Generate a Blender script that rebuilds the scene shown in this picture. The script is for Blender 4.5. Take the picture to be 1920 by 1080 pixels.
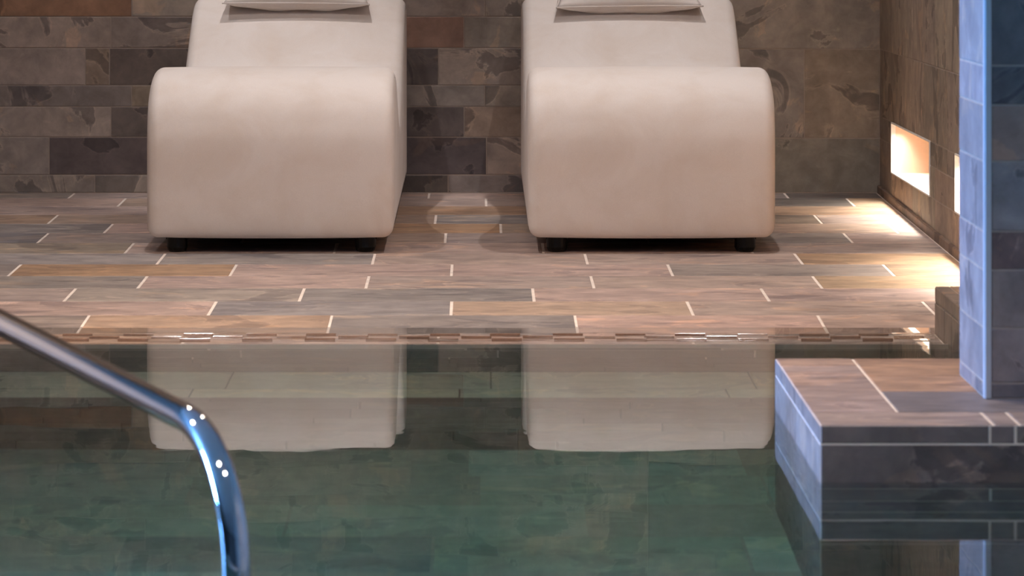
import bpy, bmesh, math, random
from mathutils import Vector, Matrix

random.seed(11)
for o in list(bpy.data.objects):
    bpy.data.objects.remove(o, do_unlink=True)
SC = bpy.context.scene
COL = SC.collection

# ------------------------------------------------------------------ camera
# world: X right, Y away from the camera, Z up, water level z = 0, metres
F_PX, VPX, VPY = 7200.0, 900.0, -150.0          # focal length and vanishing point in 1920x1080 pixels
cam_d = bpy.data.cameras.new('camera')
cam = bpy.data.objects.new('camera', cam_d)
COL.objects.link(cam)
cam.location = (0, 0, 1.0)
cam.rotation_euler = (math.radians(90), 0, 0)
cam_d.sensor_width = 36.0
cam_d.lens = F_PX / 1920 * 36.0
cam_d.shift_x = (960 - VPX) / 1920
cam_d.shift_y = -(540 - VPY) / 1920
cam_d.clip_start = 0.05
cam_d.clip_end = 200
cam_d.dof.use_dof = True
cam_d.dof.focus_distance = 11.4
cam_d.dof.aperture_fstop = 11
SC.camera = cam

# ------------------------------------------------------------------ world, exposure
SC.view_settings.view_transform = 'Standard'
SC.view_settings.look = 'None'
SC.view_settings.exposure = 0.0
SC.view_settings.gamma = 1.0
SC.view_settings.use_curve_mapping = False
w = bpy.data.worlds.new('dusk_sky')
SC.world = w
w.use_nodes = True
bg = w.node_tree.nodes['Background']
bg.inputs['Color'].default_value = (0.13, 0.39, 1.0, 1)      # daylight seen against warm lamps
bg.inputs['Strength'].default_value = 400.0

# ------------------------------------------------------------------ lamps
WARM = (1.0, 0.94, 0.94)
AMBER = (1.0, 0.81, 0.66)
def spot(name, loc, watts, cone, blend=0.6, size=0.03, target=None, color=WARM):
    d = bpy.data.lights.new(name, 'SPOT')
    d.energy = watts
    d.color = color
    d.spot_size = math.radians(cone)
    d.spot_blend = blend
    d.shadow_soft_size = size
    o = bpy.data.objects.new(name, d)
    COL.objects.link(o)
    o.location = loc
    if target is not None:
        o.rotation_euler = (Vector(target) - Vector(loc)).to_track_quat('-Z', 'Y').to_euler()
    return o
ZC = 2.62                                        # ceiling height
# row of recessed downlights in front of the loungers
for x in (-0.88, 0.74):
    spot('downlight_front', (x, 10.72, ZC - 0.04), 76, 112, 0.6, 0.018)
# row of narrower downlights near the back wall
for x in (-0.62, 0.50):
    spot('downlight_wall', (x, 12.88, ZC - 0.04), 58, 36, 0.5, 0.02)
for x, p in ((-1.55, 34), (1.0, 14)):
    spot('downlight_wall', (x, 12.4, ZC - 0.04), p, 80, 0.6, 0.02)
# fill lamps added over the pool to brighten the lounger fronts
for x in (-0.95, 0.15):
    spot('fill_pool', (x, 8.3, ZC - 0.04), 150, 130, 0.8, 0.04, None, AMBER)
for x in (-0.7, 0.3):
    spot('fill_hall', (x, 4.3, ZC - 0.04), 135, 120, 0.8, 0.04, None, AMBER)  # added warm fill for the pier and platform fronts
spot('fill_deck', (-2.6, 6.3, ZC - 0.04), 650, 130, 0.6, 0.04, None, AMBER)  # added lamp, gives the handrail something warm to reflect
# daylight enters the pool hall through a window far to the left
WIN = (6.8, 7.72, 0.25, 2.25)                     # y0, y1, z0, z1
XL = -2.2                                        # left wall of the lounger alcove
XH, YA = -9.0, 7.8                               # left wall of the hall, front of the daylight-blocking wall
pd = bpy.data.lights.new('window_portal', 'AREA')
pd.shape = 'RECTANGLE'
pd.size = WIN[3] - WIN[2]
pd.size_y = WIN[1] - WIN[0]
pd.cycles.is_portal = True
po = bpy.data.objects.new('window_portal', pd)
COL.objects.link(po)
po.location = (XH - 0.02, (WIN[0] + WIN[1]) / 2, (WIN[2] + WIN[3]) / 2)
po.rotation_euler = (0, math.radians(-90), 0)
# light inside the two slots in the right wall
NICHE = [(11.61, 12.69), (9.85, 10.99)]
NZ0, NZ1, ND = 0.164, 0.3315, 0.17
XR = 1.361                                       # right wall plane
for (n0, n1) in NICHE:
    d = bpy.data.lights.new('slot_light', 'AREA')
    d.shape = 'RECTANGLE'
    d.size = 0.02
    d.size_y = n1 - n0 - 0.06
    d.energy = 6.0
    d.color = (1.0, 0.92, 0.82)
    d.spread = math.radians(105)
    o = bpy.data.objects.new('slot_light', d)
    COL.objects.link(o)
    o.location = (XR + 0.035, (n0 + n1) / 2, NZ1 - 0.012)
    o.rotation_euler = (0, math.radians(14), 0)

# ------------------------------------------------------------------ helpers
def lin(r, g, b):
    f = lambda c: (c / 255) / 12.92 if c / 255 <= 0.04045 else ((c / 255 + 0.055) / 1.055) ** 2.4
    return (f(r), f(g), f(b), 1.0)

class NT:
    def __init__(self, name):
        self.m = bpy.data.materials.new(name)
        self.m.use_nodes = True
        self.t = self.m.node_tree
        self.t.nodes.clear()
        self.out = self.n('ShaderNodeOutputMaterial')
    def n(self, typ, **kw):
        nd = self.t.nodes.new(typ)
        for k, v in kw.items():
            setattr(nd, k, v)
        return nd
    def l(self, a, b):
        self.t.links.new(a, b)
    def ramp(self, fac, stops):
        r = self.n('ShaderNodeValToRGB')
        els = r.color_ramp.elements
        while len(els) < len(stops):
            els.new(0.5)
        for e, (p, c) in zip(els, stops):
            e.position = p
            e.color = c if len(c) == 4 else (*c, 1)
        self.l(fac, r.inputs[0])
        return r.outputs[0]
    def math(self, op, a, b=None):
        m = self.n('ShaderNodeMath', operation=op)
        for i, v in enumerate((a, b)):
            if v is None: continue
            if isinstance(v, (int, float)): m.inputs[i].default_value = v
            else: self.l(v, m.inputs[i])
        return m.outputs[0]
    def mix(self, fac, a, b, blend='MIX'):
        m = self.n('ShaderNodeMix', data_type='RGBA', blend_type=blend)
        for s, v in ((m.inputs[0], fac), (m.inputs[6], a), (m.inputs[7], b)):
            if isinstance(v, (int, float)): s.default_value = v
            elif isinstance(v, tuple): s.default_value = v if len(v) == 4 else (*v, 1)
            else: self.l(v, s)
        return m.outputs[2]
    def noise(self, vec, scale, detail=4, rough=0.55, dist=0.0):
        n = self.n('ShaderNodeTexNoise')
        n.inputs['Scale'].default_value = scale
        n.inputs['Detail'].default_value = detail
        n.inputs['Roughness'].default_value = rough
        n.inputs['Distortion'].default_value = dist
        self.l(vec, n.inputs['Vector'])
        return n.outputs['Fac']

def g(v): return (v, v, v)

def mat_slate(name, rough=0.55, stretch=(1, 1, 1), flake=0.62, spec=0.4, amp=1.0, bump=0.25):
    k = NT(name)
    tc = k.n('ShaderNodeTexCoord')
    oi = k.n('ShaderNodeObjectInfo')
    off = k.n('ShaderNodeCombineXYZ')
    k.l(k.math('MULTIPLY', oi.outputs['Random'], 37.0), off.inputs[0])
    k.l(k.math('MULTIPLY', oi.outputs['Random'], 91.0), off.inputs[1])
    k.l(k.math('MULTIPLY', oi.outputs['Random'], 13.0), off.inputs[2])
    mp = k.n('ShaderNodeMapping')
    mp.inputs['Scale'].default_value = stretch
    k.l(tc.outputs['Object'], mp.inputs['Vector'])
    k.l(off.outputs[0], mp.inputs['Location'])
    v = mp.outputs[0]
    base = oi.outputs['Color']
    n_fine = k.noise(v, 16, 8, 0.65, 0.4)
    n_mid = k.noise(v, 5.5, 5, 0.6, 1.0)
    n_big = k.noise(v, 3.4, 6, 0.55, 1.4)
    mp2 = k.n('ShaderNodeMapping')
    mp2.inputs['Location'].default_value = (5.3, 9.1, 2.2)
    k.l(v, mp2.inputs['Vector'])
    n_tan = k.noise(mp2.outputs[0], 4.2, 6, 0.55, 1.2)
    c = k.mix(1.0, base, k.ramp(n_fine, [(0.25, g(1 - 0.38 * amp)), (0.75, g(1 + 0.34 * amp))]), 'MULTIPLY')
    c = k.mix(1.0, c, k.ramp(n_mid, [(0.3, (1 - 0.27 * amp, 1 - 0.28 * amp, 1 - 0.26 * amp)), (0.7, (1 + 0.26 * amp, 1 + 0.22 * amp, 1 + 0.18 * amp))]), 'MULTIPLY')
    dark = k.ramp(n_big, [(0.575, g(0)), (0.597, g(1))])
    c = k.mix(k.math('MULTIPLY', dark, 0.85), c, k.mix(1.0, c, (flake, flake, flake * 1.05, 1), 'MULTIPLY'))
    tan = k.ramp(n_tan, [(0.60, g(0)), (0.63, g(1))])
    c = k.mix(k.math('MULTIPLY', tan, 0.55), c, k.mix(1.0, c, (1.5, 1.32, 1.12, 1), 'MULTIPLY'))
    rim = k.ramp(n_big, [(0.555, g(0)), (0.573, g(1)), (0.58, g(0))])
    c = k.mix(k.math('MULTIPLY', rim, 0.6), c, k.mix(1.0, c, (1.45, 1.38, 1.3, 1), 'MULTIPLY'))
    b = k.n('ShaderNodeBsdfPrincipled')
    k.l(c, b.inputs['Base Color'])
    b.inputs['Roughness'].default_value = rough
    b.inputs['Specular IOR Level'].default_value = spec
    h = k.math('ADD', k.math('MULTIPLY', n_fine, 0.5), k.math('MULTIPLY', dark, -0.35))
    h = k.math('ADD', h, k.math('MULTIPLY', n_mid, 0.6))
    bp = k.n('ShaderNodeBump')
    bp.inputs['Strength'].default_value = bump
    bp.inputs['Distance'].default_value = 0.004
    k.l(h, bp.inputs['Height'])
    k.l(bp.outputs[0], b.inputs['Normal'])
    k.l(b.outputs[0], k.out.inputs[0])
    return k.m

def mat_plain(name, col, rough=0.6, metal=0.0, spec=0.5, nscale=20, namp=0.12, bump=0.0):
    k = NT(name)
    tc = k.n('ShaderNodeTexCoord')
    n = k.noise(tc.outputs['Object'], nscale, 5, 0.6)
    b = k.n('ShaderNodeBsdfPrincipled')
    c = k.mix(1.0, col, k.ramp(n, [(0.3, g(1 - namp)), (0.7, g(1 + namp))]), 'MULTIPLY')
    k.l(c, b.inputs['Base Color'])
    b.inputs['Roughness'].default_value = rough
    b.inputs['Metallic'].default_value = metal
    b.inputs['Specular IOR Level'].default_value = spec
    if bump:
        bp = k.n('ShaderNodeBump')
        bp.inputs['Strength'].default_value = bump
        bp.inputs['Distance'].default_value = 0.002
        k.l(n, bp.inputs['Height'])
        k.l(bp.outputs[0], b.inputs['Normal'])
    k.l(b.outputs[0], k.out.inputs[0])
    return k.m

def mat_fabric():
    k = NT('cream_upholstery')
    tc = k.n('ShaderNodeTexCoord')
    v = tc.outputs['Object']
    blot = k.noise(v, 5.0, 5, 0.6, 0.4)
    fine = k.noise(v, 420, 2, 0.5)
    soft = k.noise(v, 9.0, 3, 0.5)
    c = k.mix(k.ramp(blot, [(0.42, g(0)), (0.72, g(1))]), lin(232, 222, 214), lin(222, 208, 196))
    c = k.mix(1.0, c, k.ramp(fine, [(0.3, g(0.965)), (0.7, g(1.02))]), 'MULTIPLY')
    b = k.n('ShaderNodeBsdfPrincipled')
    k.l(c, b.inputs['Base Color'])
    b.inputs['Roughness'].default_value = 0.75
    b.inputs['Specular IOR Level'].default_value = 0.3
    b.inputs['Sheen Weight'].default_value = 0.15
    bp = k.n('ShaderNodeBump')
    bp.inputs['Strength'].default_value = 0.25
    bp.inputs['Distance'].default_value = 0.004
    k.l(k.math('ADD', soft, k.math('MULTIPLY', fine, 0.06)), bp.inputs['Height'])
    k.l(bp.outputs[0], b.inputs['Normal'])
    k.l(b.outputs[0], k.out.inputs[0])
    return k.m

def mat_water():
    k = NT('pool_water')
    tc = k.n('ShaderNodeTexCoord')
    mp = k.n('ShaderNodeMapping')
    mp.inputs['Scale'].default_value = (0.6, 1.0, 1.0)
    k.l(tc.outputs['Object'], mp.inputs['Vector'])
    calm = k.noise(mp.outputs[0], 2.6, 3, 0.45)
    bp = k.n('ShaderNodeBump')
    bp.inputs['Strength'].default_value = 1.0
    bp.inputs['Distance'].default_value = 1.0
    k.l(k.math('MULTIPLY', calm, 0.0006), bp.inputs['Height'])
    gl = k.n('ShaderNodeBsdfGlass')
    gl.inputs['Roughness'].default_value = 0.0
    gl.inputs['IOR'].default_value = 1.333
    k.l(bp.outputs[0], gl.inputs['Normal'])
    k.l(gl.outputs[0], k.out.inputs['Surface'])
    va = k.n('ShaderNodeVolumeAbsorption')
    va.inputs['Color'].default_value = (0.42, 0.86, 0.84, 1)
    va.inputs['Density'].default_value = 0.72
    k.l(va.outputs[0], k.out.inputs['Volume'])
    return k.m

def mat_film():
    # millimetre-deep water running out over the sloping edge tiles
    k = NT('water_film')
    tc = k.n('ShaderNodeTexCoord')
    sep = k.n('ShaderNodeSeparateXYZ')
    k.l(tc.outputs['Object'], sep.inputs[0])
    mp2 = k.n('ShaderNodeMapping')
    mp2.inputs['Scale'].default_value = (2.4, 9.0, 1.0)
    k.l(tc.outputs['Object'], mp2.inputs['Vector'])
    lap = k.ramp(k.noise(mp2.outputs[0], 1.0, 3, 0.55), [(0.42, g(0)), (0.62, g(1))])
    m = k.n('ShaderNodeMapRange')
    k.l(sep.outputs[1], m.inputs[0])
    m.inputs[1].default_value = 9.00; m.inputs[2].default_value = 9.05
    m2 = k.n('ShaderNodeMapRange')
    k.l(sep.outputs[1], m2.inputs[0])
    m2.inputs[1].default_value = 9.23; m2.inputs[2].default_value = 9.16
    mask = k.math('MULTIPLY', m.outputs[0], m2.outputs[0])
    bp = k.n('ShaderNodeBump')
    bp.inputs['Strength'].default_value = 1.0
    bp.inputs['Distance'].default_value = 1.0
    k.l(k.math('MULTIPLY', k.math('MULTIPLY', lap, mask), 0.004), bp.inputs['Height'])
    lw = k.n('ShaderNodeLayerWeight')
    lw.inputs['Blend'].default_value = 0.5
    k.l(bp.outputs[0], lw.inputs['Normal'])
    fr = k.math('ADD', k.math('MULTIPLY', k.math('POWER', lw.outputs['Facing'], 5.0), 0.96), 0.02)
    gl = k.n('ShaderNodeBsdfGlossy')
    gl.inputs['Roughness'].default_value = 0.0
    k.l(bp.outputs[0], gl.inputs['Normal'])
    tr = k.n('ShaderNodeBsdfTransparent')
    mx = k.n('ShaderNodeMixShader')
    k.l(fr, mx.inputs[0]); k.l(tr.outputs[0], mx.inputs[1]); k.l(gl.outputs[0], mx.inputs[2])
    k.l(mx.outputs[0], k.out.inputs['Surface'])
    return k.m

def mat_emit(name, col, s):
    k = NT(name)
    e = k.n('ShaderNodeEmission')
    e.inputs['Color'].default_value = col
    e.inputs['Strength'].default_value = s
    k.l(e.outputs[0], k.out.inputs[0])
    return k.m

M = {
    'slate': mat_slate('slate_wall_tile', 0.6, flake=0.55, amp=0.75),
    'slate_pool': mat_slate('slate_pool_tile', 0.6, flake=0.8, amp=0.45),
    'slate_floor': mat_slate('slate_floor_tile', 0.5, (0.7, 1.3, 1), 0.74, 0.4, 0.9, 0.18),
    'rib': mat_plain('wet_rib', lin(136, 108, 90), 0.15, 0, 0.8, 60, 0.2),
    'grout_light': mat_plain('pale_grout', lin(228, 214, 202), 0.9),
    'grout': mat_plain('brown_grout', lin(172, 158, 146), 0.9),
    'fabric': mat_fabric(),
    'black': mat_plain('black_plastic', lin(12, 12, 12), 0.4, 0, 0.25),
    'under': mat_plain('black_lining', lin(22, 20, 20), 0.9),
    'chrome': mat_plain('polished_steel', lin(200, 200, 202), 0.035, 1.0, 0.5, 8, 0.03),
    'trim': mat_plain('brushed_trim', lin(205, 208, 212), 0.45, 0.2, 0.5, 30, 0.04),
    'plaster': mat_plain('plaster', lin(150, 140, 132), 0.9),
    'pool_grout': mat_plain('dark_pool_grout', lin(96, 98, 92), 0.9),
    'hall': mat_plain('dark_hall_plaster', lin(92, 82, 74), 0.85),
    'ceiling': mat_plain('ceiling_paint', lin(222, 214, 206), 0.9),
    'lining': mat_plain('niche_lining', lin(232, 205, 182), 0.6, 0, 0.4, 9, 0.10),
    'white': mat_plain('white_trim', lin(242, 240, 234), 0.5),
    'water': mat_water(),
    'film': mat_film(),
    'led': mat_emit('led_strip_glow', (1.0, 0.86, 0.68, 1), 6.0),
}

def link_mesh(name, verts, faces, mat, parent=None, smooth=False):
    me = bpy.data.meshes.new(name)
    me.from_pydata([tuple(v) for v in verts], [], faces)
    me.update()
    if smooth:
        for p in me.polygons: p.use_smooth = True
    me.materials.append(mat)
    o = bpy.data.objects.new(name, me)
    COL.objects.link(o)
    if parent: o.parent = parent
    return o

def box_vf(x0, x1, y0, y1, z0, z1):
    v = [(x0, y0, z0), (x1, y0, z0), (x1, y1, z0), (x0, y1, z0), (x0, y0, z1), (x1, y0, z1), (x1, y1, z1), (x0, y1, z1)]
    f = [(3, 2, 1, 0), (4, 5, 6, 7), (0, 1, 5, 4), (1, 2, 6, 5), (2, 3, 7, 6), (3, 0, 4, 7)]
    return v, f

def boxes(name, lst, mat, parent=None):
    V, Fc = [], []
    for b in lst:
        v, f = box_vf(*b)
        n = len(V)
        V += v
        Fc += [tuple(i + n for i in q) for q in f]
    return link_mesh(name, V, Fc, mat, parent)

def struct(o, label=None, cat=None):
    o['kind'] = 'structure'
    if label: o['label'] = label
    if cat: o['category'] = cat
    return o

def tag(o, label, cat, group=None):
    o['label'] = label
    o['category'] = cat
    if group: o['group'] = group
    return o

def empty(name, loc, rot=(0, 0, 0)):
    o = bpy.data.objects.new(name, None)
    COL.objects.link(o)
    o.location = loc
    o.rotation_euler = rot
    o.empty_display_size = 0.1
    return o

# --- tiles: one shared mesh for each size, a child object for each tile
_tile_cache = {}
def tile_mesh(a, b, t, mat):
    key = (round(a, 3), round(b, 3), t, mat.name)
    if key in _tile_cache: return _tile_cache[key]
    a, b = key[0] / 2, key[1] / 2
    c = 0.0016
    def ring(dx, z): return [(-a + dx, -b + dx, z), (a - dx, -b + dx, z), (a - dx, b - dx, z), (-a + dx, b - dx, z)]
    v = ring(0, -t) + ring(0, -c) + ring(c, 0)
    f = [(8, 9, 10, 11)]
    for r in (0, 4):
        for i in range(4):
            j = (i + 1) % 4
            f.append((r + i, r + j, r + j + 4, r + i + 4))
    me = bpy.data.meshes.new('tile')
    me.from_pydata(v, [], f)
    me.update()
    me.materials.append(mat)
    _tile_cache[key] = me
    return me

def frame(O, U, V):
    U, V = Vector(U).normalized(), Vector(V).normalized()
    return Vector(O), U, V, U.cross(V)

def put_tile(parent, fr, u0, u1, v0, v1, mat, color, gu=0.004, gv=0.003, t=0.01, lift=0.0, jit=0.0004):
    O, U, V, N = fr
    a, b = (u1 - u0) - gu, (v1 - v0) - gv
    if a < 0.008 or b < 0.008: return None
    o = bpy.data.objects.new('tile', tile_mesh(a, b, t, mat))
    COL.objects.link(o)
    p = O + U * (u0 + u1) / 2 + V * (v0 + v1) / 2 + N * (lift + random.uniform(-jit, jit))
    m = Matrix((U, V, N)).transposed().to_4x4()
    m.translation = p
    o.matrix_world = m
    o.parent = parent
    o.color = color
    return o

def subtract(r, h):
    u0, u1, v0, v1 = r
    a0, a1, b0, b1 = h
    if a0 >= u1 or a1 <= u0 or b0 >= v1 or b1 <= v0: return [r]
    out = []
    if b0 > v0: out.append((u0, u1, v0, b0))
    if b1 < v1: out.append((u0, u1, b1, v1))
    m0, m1 = max(v0, b0), min(v1, b1)
    if a0 > u0: out.append((u0, a0, m0, m1))
    if a1 < u1: out.append((a1, u1, m0, m1))
    return out

def row_splits(lo, hi, anchor, step):
    k = math.floor((lo - anchor) / step) + 1
    xs = [lo]
    while anchor + k * step < hi - 1e-6:
        x = anchor + k * step
        if x - xs[-1] > 0.02: xs.append(x)
        k += 1
    if hi - xs[-1] < 0.02: xs[-1] = hi
    else: xs.append(hi)
    return xs

WALL_GAIN = 1.18
def vary(c, amp=0.08, hue=0.03):
    k = 1 + random.uniform(-amp, amp)
    return (c[0] * k * (1 + random.uniform(-hue, hue)), c[1] * k, c[2] * k * (1 + random.uniform(-hue, hue)), 1)

WALL_PAL = [lin(162, 147, 137), lin(154, 140, 131), lin(146, 134, 127), lin(166, 149, 137), lin(138, 127, 122), lin(158, 144, 135), lin(156, 138, 126)]
FLOOR_PAL = [lin(176, 152, 140), lin(170, 148, 136), lin(160, 142, 132), lin(172, 146, 126), lin(150, 138, 130), lin(178, 150, 136)]
def desat(c, k=0.25):
    m = 0.3 * c[0] + 0.59 * c[1] + 0.11 * c[2]
    return tuple(v + (m - v) * k for v in c[:3]) + (1.0,)
GREY = lin(136, 128, 124)
OCHRE = lin(176, 136, 96)
PINK = lin(180, 152, 140)
PIER_PAL = [lin(138, 130, 128), lin(128, 122, 122), lin(148, 138, 134), lin(154, 132, 122), lin(142, 136, 136)]

# ------------------------------------------------------------------ the setting
YB = 13.07                       # back wall plane
SL = 0.0152                      # fall of the deck towards the pool
def zf(y): return -0.1277 + SL * y
R_EDGE = 9.547                   # last full row of deck tiles ends here
W_ROW, L_TILE = 0.3016, 0.6035
Y0 = -1.6                        # wall behind the camera

ceiling = struct(boxes('ceiling', [(XH - 0.2, 2.6, Y0 - 0.2, YB + 0.2, ZC, ZC + 0.1)], M['ceiling']))
wall_front = struct(boxes('wall_front', [(XH - 0.2, 2.6, Y0 - 0.2, Y0, -1.5, ZC)], M['hall']))
wall_alcove_block = struct(boxes('wall_alcove_block', [(XH - 0.2, -1.83, YA, 8.8, -1.5, ZC), (XL - 0.2, XL, 8.8, YB, -1.5, ZC)], M['plaster']))  # unseen; front slab shaped to keep blue daylight off deck and rail
wall_left = struct(boxes('wall_left', [
    (XH - 0.2, XH, Y0, WIN[0], -1.5, ZC), (XH - 0.2, XH, WIN[1], YA, -1.5, ZC),
    (XH - 0.2, XH, WIN[0], WIN[1], -1.5, WIN[2]), (XH - 0.2, XH, WIN[0], WIN[1], WIN[3], ZC)], M['hall']))
win = struct(boxes('window_1', [
    (XH - 0.12, XH - 0.06, WIN[0], WIN[0] + 0.05, WIN[2], WIN[3]), (XH - 0.12, XH - 0.06, WIN[1] - 0.05, WIN[1], WIN[2], WIN[3]),
    (XH - 0.12, XH - 0.06, WIN[0], WIN[1], WIN[2], WIN[2] + 0.05), (XH - 0.12, XH - 0.06, WIN[0], WIN[1], WIN[3] - 0.05, WIN[3])], M['white']))

# --- back wall: narrow mixed courses behind the loungers, large tiles by the corner
wall_back = struct(boxes('wall_back', [(XL - 0.2, 2.6, YB + 0.0013, YB + 0.2, -1.5, ZC)], M['grout']))
SB = F_PX / YB
def bx(px): return (px - VPX) / SB
fb = frame((0, YB, 0), (1, 0, 0), (0, 0, 1))
zs = [0.0715, 0.1325, 0.2613, 0.3648, 0.4374, 0.5644, 0.6715]
hs = [0.0726, 0.129, 0.1035]
i = 0
while zs[-1] < ZC - 0.02:
    zs.append(min(zs[-1] + hs[i % 3], ZC)); i += 1
anch = {0: 178, 1: 92, 2: 208, 3: 247, 4: 160, 5: 208, 6: 247}
extra = {1: [912], 4: [205]}
XT = bx(1215)
SPEC_B = {(6, 0): lin(168, 132, 106), (5, 860): lin(164, 134, 118), (2, 220): lin(124, 115, 109), (1, 100): lin(116, 106, 104),
          (1, 800): lin(108, 100, 100), (4, 210): lin(126, 115, 107), (4, 170): lin(162, 146, 130), (3, 260): lin(164, 150, 132),
          (4, 780): lin(116, 108, 104), (2, 780): lin(112, 104, 101), (0, 800): lin(116, 108, 102)}
for r in range(len(zs) - 1):
    a = bx(anch.get(r, random.uniform(0, 330)))
    us = row_splits(XL, XT, a, 0.601)
    for e in extra.get(r, []):
        us.append(bx(e))
    us = sorted(us)
    us = [u for q, u in enumerate(us) if q == 0 or u - us[q - 1] > 0.03]
    for u0, u1 in zip(us[:-1], us[1:]):
        c = vary(random.choice(WALL_PAL))
        c = (c[0] * WALL_GAIN, c[1] * WALL_GAIN * 1.06, c[2] * WALL_GAIN * 1.05, 1)
        for (rr, px), cc in SPEC_B.items():
            if rr == r and u0 <= bx(px) < u1: c = cc
        put_tile(wall_back, fb, u0, u1, zs[r], zs[r + 1], M['slate'], c, 0.003, 0.003)
zb = [0.0715, 0.2577, 0.561, 0.864, 1.167, 1.47, 1.773, 2.076, 2.379, ZC]
for r in range(len(zb) - 1):
    a = bx({1: 1508}.get(r, 1340 + 166 * (r % 2)))
    us = row_splits(XT, XR, a, 0.601)
    for u0, u1 in zip(us[:-1], us[1:]):
        c = vary(random.choice(WALL_PAL))
        c = (c[0] * 1.05, c[1] * 1.16, c[2] * 1.14, 1)
        if r == 1 and u1 > bx(1600): c = lin(160, 148, 133)
        put_tile(wall_back, fb, u0, u1, zb[r], zb[r + 1], M['slate'], c, 0.003, 0.003)

# --- right wall with two lit slots low down
wr = []
ycuts = [Y0, NICHE[1][0], NICHE[1][1], NICHE[0][0], NICHE[0][1], YB]
X_W = XR + 0.0013
for q in range(5):
    y0, y1 = ycuts[q], ycuts[q + 1]
    if q in (1, 3):
        wr += [(X_W, 2.6, y0, y1, -1.5, NZ0 - 0.008), (X_W, 2.6, y0, y1, NZ1 + 0.008, ZC), (XR + ND + 0.02, 2.6, y0, y1, NZ0 - 0.008, NZ1 + 0.008)]
    else:
        wr.append((X_W, 2.6, y0, y1, -1.5, ZC))
wall_right = struct(boxes('wall_right', wr, M['grout']))
frr = frame((XR, YB, 0), (0, -1, 0), (0, 0, 1))
for r in range(len(zb) - 1):
    z0, z1 = zb[r], zb[r + 1]
    if r == 0: z0 = -0.02
    us = row_splits(0.0, YB - 2.6, 0.38 + (0.3 if r % 2 else 0.0), 0.601)
    for u0, u1 in zip(us[:-1], us[1:]):
        rects = [(u0, u1, z0, z1)]
        for (n0, n1) in NICHE:
            h = (YB - n1, YB - n0, NZ0, NZ1)
            rects = [x for rc in rects for x in subtract(rc, h)]
        c = vary(random.choice([lin(158, 145, 129), lin(148, 135, 121), lin(142, 130, 117), lin(154, 137, 120)]), 0.08)
        for rc in rects:
            put_tile(wall_right, frr, *rc, M['slate'], c, 0.003, 0.003, jit=0.0002)
# skirting along the right wall, following the fall of the deck
y0, y1 = 9.34, YB - 0.002
sk_v, sk_f = [], []
for (yy) in (y0, y1):
    for (dx, dz) in ((0.0, -0.02), (-0.010, -0.02), (-0.010, 0.024), (-0.007, 0.027), (0.0, 0.027)):
        sk_v.append((XR + dx + 0.0005, yy, zf(yy) + dz))
for q in range(5):
    r_ = (q + 1) % 5
    sk_f.append((q, r_, 5 + r_, 5 + q))
sk_f += [(4, 3, 2, 1, 0), (5, 6, 7, 8, 9)]
sk = struct(link_mesh('baseboard_right', sk_v, sk_f, M['slate']))
sk.color = lin(128, 108, 94)

# --- deck floor, falling to the pool, last rows dipping under the water
YE = 8.985                       # where the deck ends and the deep water begins
EDGE = [(R_EDGE, zf(R_EDGE)), (9.245, 0.0035), (YE, -0.001)]
ZW = 0.008                       # water level
prof = [(YB, zf(YB))] + EDGE
dv, df = [], []
for x in (XL, XR):
    for (yy, zz) in prof:
        dv.append((x, yy, zz - 0.0010))
    for (yy, zz) in reversed(prof):
        dv.append((x, yy if yy > 9.1 else YE + 0.02, -1.4))
n = len(prof) * 2
df = [tuple(range(n - 1, -1, -1)), tuple(range(n, 2 * n))]
for q in range(n):
    r_ = (q + 1) % n
    df.append((q, r_, n + r_, n + q))
floor = struct(link_mesh('floor', dv, df, M['grout_light']))
ff = frame((0, 0, zf(0)), (1, 0, 0), (0, 1, SL))
ysc = math.sqrt(1 + SL * SL)
rows = [(YB, 12.865)] + [(12.865 - W_ROW * q, 12.865 - W_ROW * (q + 1)) for q in range(11)]
F_AN = [134, 228, 330, 99, 203, 80, 242, 302, 437, 267, 131, 398]
F_SPEC = {(8, 200): OCHRE, (8, 600): PINK, (8, 1000): PINK, (7, 100): lin(150, 140, 136), (7, 500): lin(148, 138, 132), (9, 400): PINK,
          (9, 900): lin(166, 146, 136), (10, 700): GREY, (10, 300): lin(160, 146, 134), (10, 1200): PINK, (11, 600): lin(142, 134, 132),
          (11, 1000): lin(182, 152, 126), (11, 1500): lin(172, 148, 134), (5, 40): lin(120, 114, 116), (2, 900): lin(172, 136, 104),
          (4, 880): lin(176, 136, 98), (3, 880): lin(156, 146, 140), (8, 1700): lin(176, 146, 112), (7, 1600): lin(178, 142, 104),
          (9, 1600): lin(176, 146, 112), (2, 1600): lin(164, 134, 106), (0, 1600): lin(120, 108, 100), (1, 1550): lin(112, 104, 98),
          (3, 1500): lin(140, 124, 108), (1, 1650): lin(176, 148, 116), (3, 60): lin(170, 138, 112), (6, 150): lin(152, 136, 118)}
for r, (ya, yb) in enumerate(rows):
    ym = (ya + yb) / 2
    s = F_PX / ym
    us = row_splits(XL, XR - 0.009, (F_AN[r] - VPX) / s, L_TILE)
    for u0, u1 in zip(us[:-1], us[1:]):
        c = vary(random.choice(FLOOR_PAL), 0.08)
        for (rr, px), cc in F_SPEC.items():
            if rr == r and u0 <= (px - VPX) / s < u1: c = cc
        put_tile(floor, ff, u0, u1, yb * ysc, ya * ysc, M['slate_floor'], desat(c), 0.0063, 0.004, 0.008, 0, 0.0003)
KX0 = 1.096
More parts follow.
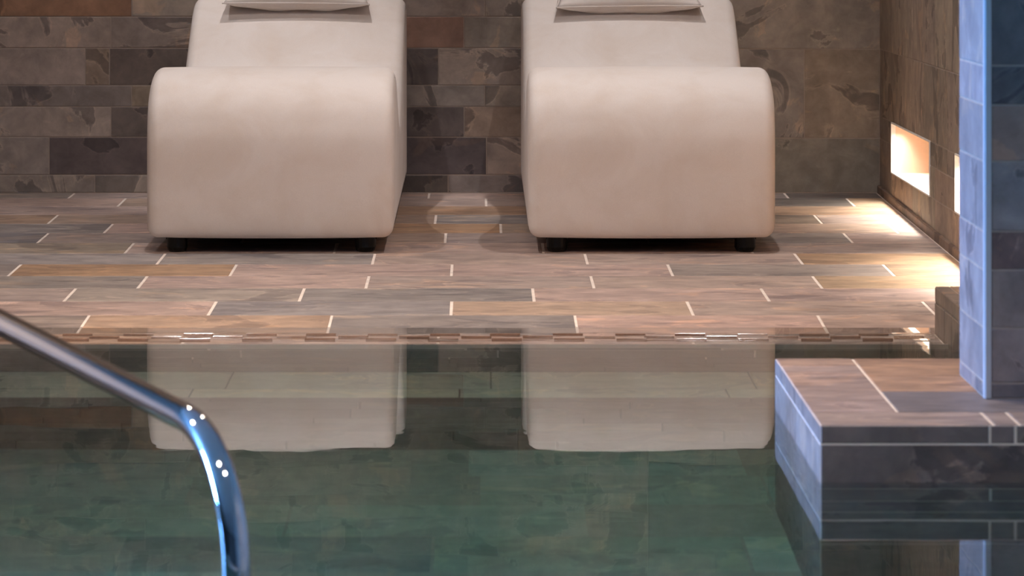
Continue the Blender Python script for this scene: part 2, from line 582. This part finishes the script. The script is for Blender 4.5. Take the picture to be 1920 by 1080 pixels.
for q in (0, 1):                                    # edge rows
    (ya, za), (yb, zb_) = EDGE[q], EDGE[q + 1]
    V_ = Vector((0, ya - yb, za - zb_))
    fe = frame((0, yb, zb_), (1, 0, 0), V_)
    s = F_PX / ((ya + yb) / 2)
    us = row_splits(XL, KX0 if q else XR - 0.009, ((618 if q == 0 else 345) - VPX) / s, L_TILE)
    for u0, u1 in zip(us[:-1], us[1:]):
        c = vary(random.choice(FLOOR_PAL), 0.06)
        if q == 0 and u0 <= (850 - VPX) / s < u1: c = GREY
        put_tile(floor, fe, u0, u1, 0, V_.length, M['slate_floor'], c, 0.006, 0.003, 0.008, 0, 0.0003)

# raised anti-slip ribs on the wet edge tiles, just breaking the surface
rv, rf = [], []
for (dx, dy, z) in ((0.036, 0.0018, -0.008), (0.036, 0.0018, 0.0006), (0.035, 0.0008, 0.0011)):
    rv += [(-dx, -dy, z), (dx, -dy, z), (dx, dy, z), (-dx, dy, z)]
for r_ in (0, 4):
    rf += [(r_ + q, r_ + (q + 1) % 4, r_ + 4 + (q + 1) % 4, r_ + 4 + q) for q in range(4)]
rf.append((8, 9, 10, 11))
rib_me = bpy.data.meshes.new('grip_rib')
rib_me.from_pydata(rv, [], rf)
rib_me.materials.append(M['rib'])
for q, (ry, off) in enumerate(((9.203, 0.0), (9.150, 0.0735), (9.098, 0.0))):
    for k in range(17):
        x = -1.26 + off + 0.147 * k + random.uniform(-0.004, 0.004)
        if x > 1.05: continue
        o = bpy.data.objects.new('grip_rib', rib_me)
        COL.objects.link(o)
        o.location = (x, ry, ZW + random.uniform(-0.0010, 0.0004))
        o.parent = floor

# --- pool basin
XP0 = -1.30                       # left pool edge
YP0, ZP = 2.2, -1.2
XP1, YP1 = -7.5, 7.1             # the pool widens to the left in front of the alcove
basin = struct(boxes('pool_basin', [
    (XP1 - 0.2, 2.6, YP0 - 0.2, 9.2, ZP - 0.1, ZP),
    (XP0 - 0.2, XP0, YP1, YE, ZP, 0.05), (XP1, XP0 - 0.2, YP1, YP1 + 0.2, ZP, 0.05), (XP1 - 0.2, XP1, YP0, YP1, ZP, 0.05),
    (XP1, 2.6, YP0 - 0.2, YP0, ZP, 0.05)], M['grout']), 'sunken pool basin lined with slate tiles under green water', 'pool')
ZB, YBN = -0.49, 8.53           # underwater bench along the deck
boxes('tile_bed', [(XP0, 1.37, YE + 0.004, YE + 0.03, ZP, -0.012), (XP0, 1.37, YBN + 0.003, YE + 0.015, ZP, ZB - 0.003)], M['pool_grout'], basin)
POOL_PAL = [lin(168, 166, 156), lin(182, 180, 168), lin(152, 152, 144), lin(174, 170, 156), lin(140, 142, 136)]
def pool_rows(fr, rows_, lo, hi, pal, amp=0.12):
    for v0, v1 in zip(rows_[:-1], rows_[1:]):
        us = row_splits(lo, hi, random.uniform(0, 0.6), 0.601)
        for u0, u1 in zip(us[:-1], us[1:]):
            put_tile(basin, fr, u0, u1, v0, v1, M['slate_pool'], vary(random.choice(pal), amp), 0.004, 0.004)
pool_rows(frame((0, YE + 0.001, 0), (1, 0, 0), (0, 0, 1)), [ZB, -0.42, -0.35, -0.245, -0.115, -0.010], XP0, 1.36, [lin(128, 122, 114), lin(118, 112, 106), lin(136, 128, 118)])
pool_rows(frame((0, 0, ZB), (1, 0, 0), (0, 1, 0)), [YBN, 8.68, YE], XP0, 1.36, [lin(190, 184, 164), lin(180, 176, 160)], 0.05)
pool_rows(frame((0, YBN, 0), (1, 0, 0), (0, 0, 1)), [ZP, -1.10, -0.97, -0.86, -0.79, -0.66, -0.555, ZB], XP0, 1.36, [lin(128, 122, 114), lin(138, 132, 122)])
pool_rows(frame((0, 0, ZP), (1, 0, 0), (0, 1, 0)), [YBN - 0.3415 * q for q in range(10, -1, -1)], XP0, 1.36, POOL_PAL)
side_deck = struct(boxes('floor_side', [(XH, XP0, YP1, YA, ZP, 0.09), (XH, XP1, Y0, YP1, ZP, 0.09), (-1.83, XP0, YA, YE, -1.3, 0.09), (XL, -1.83, 8.8, YE, -1.3, 0.03)], M['hall']))
near_deck = struct(boxes('floor_near', [(XP1, 2.6, Y0, YP0 - 0.2, -0.3, 0.09)], M['hall']))

# --- low platform in the pool at the pier
ZT = 0.1096
K = 0.9917
PX0, PY0, PY1 = 0.604 * K, 6.827 * K, 7.866 * K
core = struct(boxes('pool_platform', [(PX0 + 0.0012, 1.38, PY0 + 0.0012, PY1 - 0.0012, ZP, ZT - 0.0015)], M['grout_light']),
              'low slate-tiled platform rising out of the pool below the pier', 'platform')
ft = frame((0, 0, ZT), (1, 0, 0), (0, 1, 0))
PLAT = [
    (PX0, 0.762 * K, 7.74 * K, PY1, lin(186, 150, 124)), (PX0, 0.762 * K, 7.17 * K, 7.74 * K, lin(172, 146, 132)), (PX0, 0.762 * K, 7.012 * K, 7.17 * K, lin(176, 150, 138)),
    (0.762 * K, 1.02 * K, 7.56 * K, PY1, lin(184, 142, 108)), (1.02 * K, 1.36, 7.314 * K, PY1, lin(170, 140, 120)), (0.762 * K, 1.02 * K, 7.314 * K, 7.56 * K, lin(190, 148, 114)),
    (0.762 * K, 1.36, 7.012 * K, 7.314 * K, lin(132, 122, 122)),
    (PX0, 0.914 * K, PY0, 7.012 * K, lin(172, 148, 134)), (0.914 * K, 0.960 * K, PY0, 7.012 * K, lin(160, 140, 130)), (0.960 * K, 1.36, PY0, 7.012 * K, lin(158, 138, 128))]
for (a, b, c_, d, col) in PLAT:
    put_tile(core, ft, a, b, c_, d, M['slate_floor'], tuple(v * 0.78 for v in desat(col, 0.15)), 0.005, 0.004, jit=0.0002)
fp = frame((0, PY0, 0), (1, 0, 0), (0, 0, 1))
for (a, b, z0, z1) in [(PX0, 0.899, 0.0755, ZT), (0.899, 0.944, 0.0755, ZT), (0.944, 1.36, 0.0755, ZT), (PX0, 1.205, -0.06, 0.0755), (1.205, 1.36, -0.06, 0.0755),
                       (PX0, 0.9, -0.19, -0.06), (0.9, 1.36, -0.19, -0.06), (PX0, 1.1, -0.3, -0.19), (1.1, 1.36, -0.3, -0.19), (PX0, 1.36, -0.6, -0.3), (PX0, 1.36, -1.2, -0.6)]:
    put_tile(core, fp, a, b, z0, z1, M['slate'], vary(lin(112, 104, 102), 0.06), 0.004, 0.003, jit=0.0003)
fl = frame((PX0, PY1, 0), (0, -1, 0), (0, 0, 1))
for (z0, z1, js) in [(0.0755, ZT, [0, 0.3, 0.62, PY1 - PY0]), (-0.06, 0.0755, [0, 0.45, 0.75, PY1 - PY0]), (-0.19, -0.06, [0, 0.25, 0.85, PY1 - PY0]),
                     (-0.30, -0.19, [0, 0.55, PY1 - PY0]), (-0.6, -0.30, [0, 0.4, PY1 - PY0]), (-1.2, -0.6, [0, 0.5, PY1 - PY0])]:
    for a, b in zip(js[:-1], js[1:]):
        put_tile(core, fl, a, b, z0, z1, M['slate'], vary(lin(136, 126, 122), 0.08), 0.004, 0.003, jit=0.0003)
fk = frame((1.36, PY1, 0), (-1, 0, 0), (0, 0, 1))
for (z0, z1) in [(0.0755, ZT), (-0.06, 0.0755), (-0.3, -0.06), (-1.2, -0.3)]:
    put_tile(core, fk, 0, 0.5, z0, z1, M['slate'], vary(WALL_PAL[0]), 0.004, 0.003)
    put_tile(core, fk, 0.5, 1.36 - PX0, z0, z1, M['slate'], vary(WALL_PAL[1]), 0.004, 0.003)

# --- low kerb wall between platform and deck
KX, KY0, KY1, KZ = 1.096, 7.81, 9.254, 0.117
kerb = struct(boxes('kerb_wall', [(KX + 0.003, 1.38, KY0, KY1 - 0.003, ZP, KZ - 0.002)], M['grout']),
              'low dark slate kerb between the wet deck edge and the right wall', 'kerb')
fkl = frame((KX, KY1, 0), (0, -1, 0), (0, 0, 1))
for (z0, z1, js) in [(0.079, KZ, [0, 0.62, 1.22, KY1 - KY0]), (-0.06, 0.079, [0, 0.19, 0.33, 0.93, KY1 - KY0]), (-0.19, -0.06, [0, 0.5, KY1 - KY0]), (-1.2, -0.19, [0, 0.6, KY1 - KY0])]:
    for a, b in zip(js[:-1], js[1:]):
        put_tile(kerb, fkl, a, b, z0, z1, M['slate'], vary(lin(118, 104, 92), 0.08), 0.004, 0.003)
fkt = frame((KX, 0, KZ), (1, 0, 0), (0, 1, 0))
for a, b in zip([KY0, 8.25, 8.85], [8.25, 8.85, KY1]):
    put_tile(kerb, fkt, 0, 0.035, a, b, M['slate_floor'], lin(112, 98, 88), 0.002, 0.003)
    put_tile(kerb, fkt, 0.035, XR - KX, a, b, M['slate_floor'], vary(lin(150, 126, 106), 0.06), 0.003, 0.003)
fkb = frame((XR, KY1, 0), (-1, 0, 0), (0, 0, 1))
put_tile(kerb, fkb, 0, XR - KX, -0.03, KZ, M['slate'], lin(118, 104, 92), 0.003, 0.003)

# --- pier standing on the platform
CX0, CY0, CY1 = 0.938, 7.14, 7.516
pier = struct(boxes('wall_pier', [(CX0 + 0.0012, 1.38, CY0 + 0.0012, CY1, ZT - 0.02, ZC)], M['grout']),
              'slate-tiled pier with a metal corner trim beside the pool', 'pier')
cz = [0.1096, 0.139, 0.241, 0.349, 0.421, 0.551, 0.656, 0.729]
hs2 = [0.131, 0.106, 0.072]
i = 0
while cz[-1] < ZC - 0.02:
    cz.append(min(cz[-1] + hs2[i % 3], ZC)); i += 1
fcf = frame((0, CY0, 0), (1, 0, 0), (0, 0, 1))
fcl = frame((CX0, CY1, 0), (0, -1, 0), (0, 0, 1))
FRONT = {6: lin(112, 108, 108), 5: lin(158, 134, 122), 7: lin(126, 120, 118), 4: lin(148, 142, 142)}
for r in range(len(cz) - 1):
    us = [CX0 + 0.012, CX0 + random.uniform(0.15, 0.3), 1.36]
    for a, b in zip(us[:-1], us[1:]):
        put_tile(pier, fcf, a, b, cz[r], cz[r + 1], M['slate'], FRONT.get(r, vary(random.choice(PIER_PAL))), 0.003, 0.003)
    L = CY1 - CY0
    us = [0, L - 0.012] if r not in (0, 6, 11) else [0, 0.19, L - 0.012]
    for a, b in zip(us[:-1], us[1:]):
        put_tile(pier, fcl, a, b, cz[r], cz[r + 1], M['slate'], vary(lin(140, 134, 134), 0.1), 0.003, 0.003, jit=0.0003)
pv, pf = [], []
pts = [(0.0125, 0.004), (0.0125, -0.0008), (0.003, -0.0015), (-0.0005, 0.0), (-0.0015, 0.003), (-0.0008, 0.0125), (0.004, 0.0125), (0.006, 0.006)]
for z in (ZT + 0.001, ZC):
    pv += [(CX0 + a, CY0 + b, z) for a, b in pts]
m_ = len(pts)
for q in range(m_):
    r_ = (q + 1) % m_
    pf.append((r_, q, m_ + q, m_ + r_))
ct = link_mesh('corner_trim', pv, pf + [tuple(range(m_)), tuple(range(2 * m_ - 1, m_ - 1, -1))], M['trim'], pier)
ct['label'] = 'pale metal corner trim'

# --- water
e_ = 0.002
outline = [(XP1 - e_, YP0 - e_), (XR, YP0 - e_), (XR, PY0 + e_), (PX0 + e_, PY0 + e_), (PX0 + e_, PY1 - e_), (KX + e_, PY1 - e_), (KX + e_, YE), (XP0 - e_, YE), (XP0 - e_, YP1 + e_), (XP1 - e_, YP1 + e_)]
n_ = len(outline)
wv = [(x, y, ZP - 0.004) for x, y in outline] + [(x, y, ZW) for x, y in outline]
wf = [tuple(range(n_ - 1, -1, -1)), tuple(range(n_, 2 * n_))] + [(q, (q + 1) % n_, n_ + (q + 1) % n_, n_ + q) for q in range(n_)]
wt = link_mesh('pool_water', wv, wf, M['water'])
fx0 = XP0 - e_
link_mesh('water_film', [(fx0, YE, ZW), (KX + e_, YE, ZW), (KX + e_, KY1 - e_, ZW), (fx0, KY1 - e_, ZW), (XR, KY1 - e_, ZW), (XR, 9.5, ZW), (fx0, 9.5, ZW)],
          [(0, 1, 2, 3), (3, 2, 4, 5, 6)], M['film'], wt)
wt['kind'] = 'stuff'
tag(wt, 'still dark green pool water mirroring the loungers', 'water')

# ------------------------------------------------------------------ lit wall slots
def niche(y0, y1, label):
    e = empty('recessed_wall_light', (XR, (y0 + y1) / 2, NZ0))
    tag(e, label, 'wall light', 'recessed lights low in the right wall')
    L2 = (y1 - y0) / 2
    H = NZ1 - NZ0
    t = 0.006
    boxes('lining', [(0.004, ND, -L2, L2, -t, 0.0), (0.004, ND, -L2, L2, H, H + t), (ND, ND + 0.008, -L2, L2, -t, H + t),
                     (0.004, ND, L2 - 0.001, L2 + t - 0.001, 0, H), (0.004, ND, -L2 - t + 0.001, -L2 + 0.001, 0, H)], M['lining'], e)
    boxes('edge_trim', [(-0.003, 0.012, -L2, L2, -0.001, 0.004), (-0.003, 0.012, -L2, L2, H - 0.004, H + 0.001),
                        (-0.003, 0.012, L2 - 0.004, L2 + 0.001, 0, H), (-0.003, 0.012, -L2 - 0.001, -L2 + 0.004, 0, H)], M['white'], e)
    boxes('led_strip', [(0.02, 0.034, -L2 + 0.03, L2 - 0.03, H - 0.007, H - 0.001)], M['led'], e)
    return e
niche(NICHE[0][0], NICHE[0][1], 'glowing recessed slot light low in the right wall near the corner')
niche(NICHE[1][0], NICHE[1][1], 'glowing recessed slot light mostly hidden behind the blue-lit pier')

# ------------------------------------------------------------------ loungers
PROFILE = [(0.05, 0.044), (0.022, 0.047), (0.006, 0.062), (0.0, 0.095), (-0.004, 0.2), (-0.004, 0.31), (0.004, 0.365), (0.024, 0.420), (0.062, 0.465), (0.12, 0.498),
           (0.20, 0.517), (0.28, 0.522), (0.36, 0.508), (0.48, 0.462), (0.63, 0.395), (0.82, 0.335), (1.0, 0.318), (1.15, 0.347),
           (1.30, 0.398), (1.43, 0.462), (1.56, 0.535), (1.66, 0.591), (1.74, 0.633), (1.80, 0.657), (1.86, 0.669), (1.915, 0.668), (1.958, 0.655),
           (1.985, 0.62), (1.995, 0.56), (1.997, 0.45), (1.997, 0.3), (1.992, 0.1), (1.98, 0.055), (1.955, 0.044)]
def catmull(pts, n):
    out = []
    for i in range(len(pts) - 1):
        p0 = pts[max(i - 1, 0)]; p1 = pts[i]; p2 = pts[i + 1]; p3 = pts[min(i + 2, len(pts) - 1)]
        for k in range(n):
            t = k / n
            out.append(tuple(0.5 * (2 * b + (c - a) * t + (2 * a - 5 * b + 4 * c - d) * t * t + (3 * b - a - 3 * c + d) * t ** 3)
                             for a, b, c, d in zip(p0, p1, p2, p3)))
    out.append(pts[-1])
    return out
def inset(poly, d):
    n = len(poly)
    out = []
    for i in range(n):
        a, b, c = poly[i - 1], poly[i], poly[(i + 1) % n]
        t = Vector((c[0] - a[0], c[1] - a[1])).normalized()
        out.append((b[0] + t.y * d, b[1] - t.x * d))
    return out

HW, RAD = 0.354, 0.032
LP = catmull(PROFILE, 4)
def loft(sections, closed_ring=True):
    V, Fc = [], []
    for x, ring in sections:
        V += [(x, y, z) for y, z in ring]
    n = len(sections[0][1])
    for s in range(len(sections) - 1):
        for q in range(n):
            r_ = (q + 1) % n
            Fc.append((s * n + q, s * n + r_, (s + 1) * n + r_, (s + 1) * n + q))
    return V, Fc

def make_lounger(loc, label):
    e = empty('lounger', loc, (math.atan(SL), 0, 0))
    tag(e, label, 'lounger', 'upholstered loungers by the pool')
    secs = []
    A = [0, 12, 24, 36, 48, 60, 72, 84]
    for a in reversed(A):
        t = math.radians(a)
        secs.append((-(HW - RAD + RAD * math.sin(t)), inset(LP, RAD * (1 - math.cos(t)))))
    for k in range(1, 14):
        x = -(HW - RAD) + 2 * (HW - RAD) * k / 14
        secs.append((x, inset(LP, -0.003 * (1 - (x / (HW - RAD)) ** 2))))
    for a in A:
        t = math.radians(a)
        secs.append((HW - RAD + RAD * math.sin(t), inset(LP, RAD * (1 - math.cos(t)))))
    V, Fc = loft(secs)
    b = link_mesh('upholstered_body', V, [f[::-1] for f in Fc], M['fabric'], e, True)
    for sgn in (-1, 1):
        ring0 = inset(LP, RAD * 0.90)
        ring1 = inset(LP, RAD * 0.98)
        ring2 = inset(LP, RAD * 1.25)
        V, Fc = loft([(sgn * (HW - 0.004), ring0), (sgn * (HW + 0.000), ring1), (sgn * (HW + 0.002), ring2)])
        n = len(ring0)
        cap = tuple(range(2 * n, 3 * n))
        if sgn < 0: Fc = Fc + [cap]
        else: Fc = [f[::-1] for f in Fc] + [cap[::-1]]
        if sgn < 0: Fc = Fc
        link_mesh('side_panel', V, Fc, M['fabric'], e, False)
    # dust cover under the frame
    boxes('base_cover', [(-HW + 0.05, HW - 0.05, 0.07, 1.93, 0.036, 0.046)], M['under'], e)
    fr_ = [(0.0305, 0.046), (0.0305, 0.014), (0.027, 0.006), (0.022, 0.0), ]
    for fx in (-0.272, 0.272):
        for fy in (0.075, 1.80):
            V, Fc = [], []
            N_ = 20
            for (r_, z) in fr_:
                V += [(fx + r_ * math.cos(2 * math.pi * q / N_), fy + r_ * math.sin(2 * math.pi * q / N_), z) for q in range(N_)]
            for s in range(len(fr_) - 1):
                for q in range(N_):
                    p = (q + 1) % N_
                    Fc.append((s * N_ + p, s * N_ + q, (s + 1) * N_ + q, (s + 1) * N_ + p))
            Fc += [tuple(range(N_)), tuple(range(len(V) - 1, len(V) - N_ - 1, -1))]
            link_mesh('foot', V, Fc, M['black'], e)
    return e

YL = 11.035
LX = (-0.6035, 0.4945)
make_lounger((LX[0], YL, zf(YL)), 'cream upholstered wave-shaped lounger on the left, above the handrail')
make_lounger((LX[1], YL, zf(YL)), 'cream upholstered wave-shaped lounger on the right, nearer the lit slots')

def make_pillow(loc, rot, label, seed):
    rnd = random.Random(seed)
    a, b, h = 0.243, 0.140, 0.044
    NU, NV = 28, 20
    def pt(i, j, sgn):
        u, v = -1 + 2 * i / NU, -1 + 2 * j / NV
        # pinched outline: edges bow inwards between pointed corners
        x = a * u * (1 - 0.05 * (1 - v * v) * abs(u) ** 3)
        y = b * v * (1 - 0.07 * (1 - u * u) * abs(v) ** 3)
        t = (max(0.0, 1 - abs(u) ** 2.6) * max(0.0, 1 - abs(v) ** 2.6)) ** 0.5
        z = sgn * h * t + 0.004 * math.sin(9 * u + seed) * math.sin(7 * v) * t
        if sgn < 0: z *= 0.95
        return (x, y, z)
    e = empty('pillow', loc, rot)
    tag(e, label, 'pillow', 'head pillows on the loungers')
    V, Fc = [], []
    idx = {}
    for sgn in (1, -1):
        for i in range(NU + 1):
            for j in range(NV + 1):
                rim = i in (0, NU) or j in (0, NV)
                key = (i, j, 0 if rim else sgn)
                if key not in idx:
                    idx[key] = len(V); V.append(pt(i, j, sgn))
        for i in range(NU):
            for j in range(NV):
                q = []
                for (ii, jj) in ((i, j), (i + 1, j), (i + 1, j + 1), (i, j + 1)):
                    rim = ii in (0, NU) or jj in (0, NV)
                    q.append(idx[(ii, jj, 0 if rim else sgn)])
                Fc.append(tuple(q) if sgn > 0 else tuple(q[::-1]))
    link_mesh('cover', V, Fc, M['fabric'], e, True)
    # piped seam around the rim
    rim = [pt(i, 0, 1) for i in range(NU)] + [pt(NU, j, 1) for j in range(NV)] + [pt(NU - i, NV, 1) for i in range(NU)] + [pt(0, NV - j, 1) for j in range(NV)]
    o = tube('piping', [Vector(p) for p in rim], 0.0028, M['fabric'], 6, True)
    o.parent = e
    return e

def tube(name, pts, rad, mat, seg=16, closed=False, cap=True):
    V, Fc = [], []
    n = len(pts)
    prev = None
    for i, p in enumerate(pts):
        a = pts[i - 1] if (i > 0 or closed) else pts[i]
        b = pts[(i + 1) % n] if (i < n - 1 or closed) else pts[i]
        t = (b - a).normalized()
        if prev is None:
            up = Vector((0, 0, 1)) if abs(t.z) < 0.9 else Vector((1, 0, 0))
            nx = t.cross(up).normalized()
        else:
            nx = (prev - t * prev.dot(t)).normalized()
        prev = nx
        ny = t.cross(nx)
        for k in range(seg):
            th = 2 * math.pi * k / seg
            V.append(p + nx * rad * math.cos(th) + ny * rad * math.sin(th))
    m = n if closed else n - 1
    for i in range(m):
        j = (i + 1) % n
        for k in range(seg):
            q = (k + 1) % seg
            Fc.append((i * seg + k, i * seg + q, j * seg + q, j * seg + k))
    if not closed and cap:
        Fc += [tuple(range(seg - 1, -1, -1)), tuple(range((n - 1) * seg, n * seg))]
    return link_mesh(name, V, Fc, mat, None, True)

PA = math.radians(11)
for X, dz, ry, lab, sd in ((LX[0] - 0.005, 0.002, 0.008, 'cream piped head pillow on the left lounger', 1), (LX[1] + 0.0, -0.008, -0.01, 'cream piped head pillow on the right lounger', 2)):
    yy = 1.800
    zz = 0.680
    nrm = Vector((0, -math.sin(PA), math.cos(PA)))
    p = Vector((X, YL + yy, zf(YL + yy) + zz + dz)) + nrm * 0.0
    make_pillow(p, (PA, ry, 0), lab, sd)

# ------------------------------------------------------------------ handrail
def im(px, py, s): return Vector(((px - VPX) / s, F_PX / s, 1 - (py - VPY) / s))
p_a = im(0, 615, 1240)
p_b = im(299, 773, 1380)
d = (p_b - p_a).normalized()
far = p_a - d * 1.75
v_top = im(442.5, 960, 1430)
corner = Vector((v_top.x, v_top.y, 0))
# corner point where the sloping run would meet the vertical run
tt = ((v_top.x - p_a.x) * d.x + (v_top.y - p_a.y) * d.y) / (d.x ** 2 + d.y ** 2)
corner = p_a + d * tt
corner.x, corner.y = v_top.x, v_top.y
def fillet(P, dirs_in, dirs_out, r, n=14):
    ang = math.acos(max(-1, min(1, dirs_in.dot(dirs_out))))
    tl = r * math.tan(ang / 2)
    a = P - dirs_in * tl
    nrm = (dirs_out - dirs_in * dirs_in.dot(dirs_out)).normalized()
    c = a + nrm * r
    out = []
    for k in range(n + 1):
        th = ang * k / n
        out.append(c - nrm * r * math.cos(th) + dirs_in * r * math.sin(th))
    return out
down = Vector((0, 0, -1))
d2 = (corner - far).normalized()
pts = [Vector((far.x, far.y, 0.092))]
top_far = far.copy()
pts += fillet(top_far, -down, d2, 0.09)
for k in range(1, 8):
    pts.append(top_far.lerp(corner, k / 9.2))
pts += fillet(corner, d2, down, 0.19, 22)
pts.append(Vector((corner.x, corner.y, -0.3)))
pts.append(Vector((corner.x, corner.y, ZP + 0.001)))
rail = empty('pool_handrail', (corner.x, corner.y, ZP))
tag(rail, 'blurred polished steel handrail curving down into the pool in the foreground', 'handrail')
tb = tube('rail_tube', pts, 0.0192, M['chrome'], 28)
tb.parent = rail
tb.matrix_parent_inverse = Matrix.Translation(rail.location).inverted()
fv, ffc = [], []
for (r_, z) in ((0.0195, 0.0905), (0.045, 0.0905), (0.045, 0.096), (0.041, 0.100), (0.0195, 0.100)):
    fv += [(far.x + r_ * math.cos(2 * math.pi * q / 24), far.y + r_ * math.sin(2 * math.pi * q / 24), z) for q in range(24)]
for s in range(5):
    for q in range(24):
        p = (q + 1) % 24
        s2 = (s + 1) % 5
        ffc.append((s * 24 + q, s * 24 + p, s2 * 24 + p, s2 * 24 + q))
fo = link_mesh('flange', fv, ffc, M['chrome'], rail)
fo.matrix_parent_inverse = Matrix.Translation(rail.location).inverted()
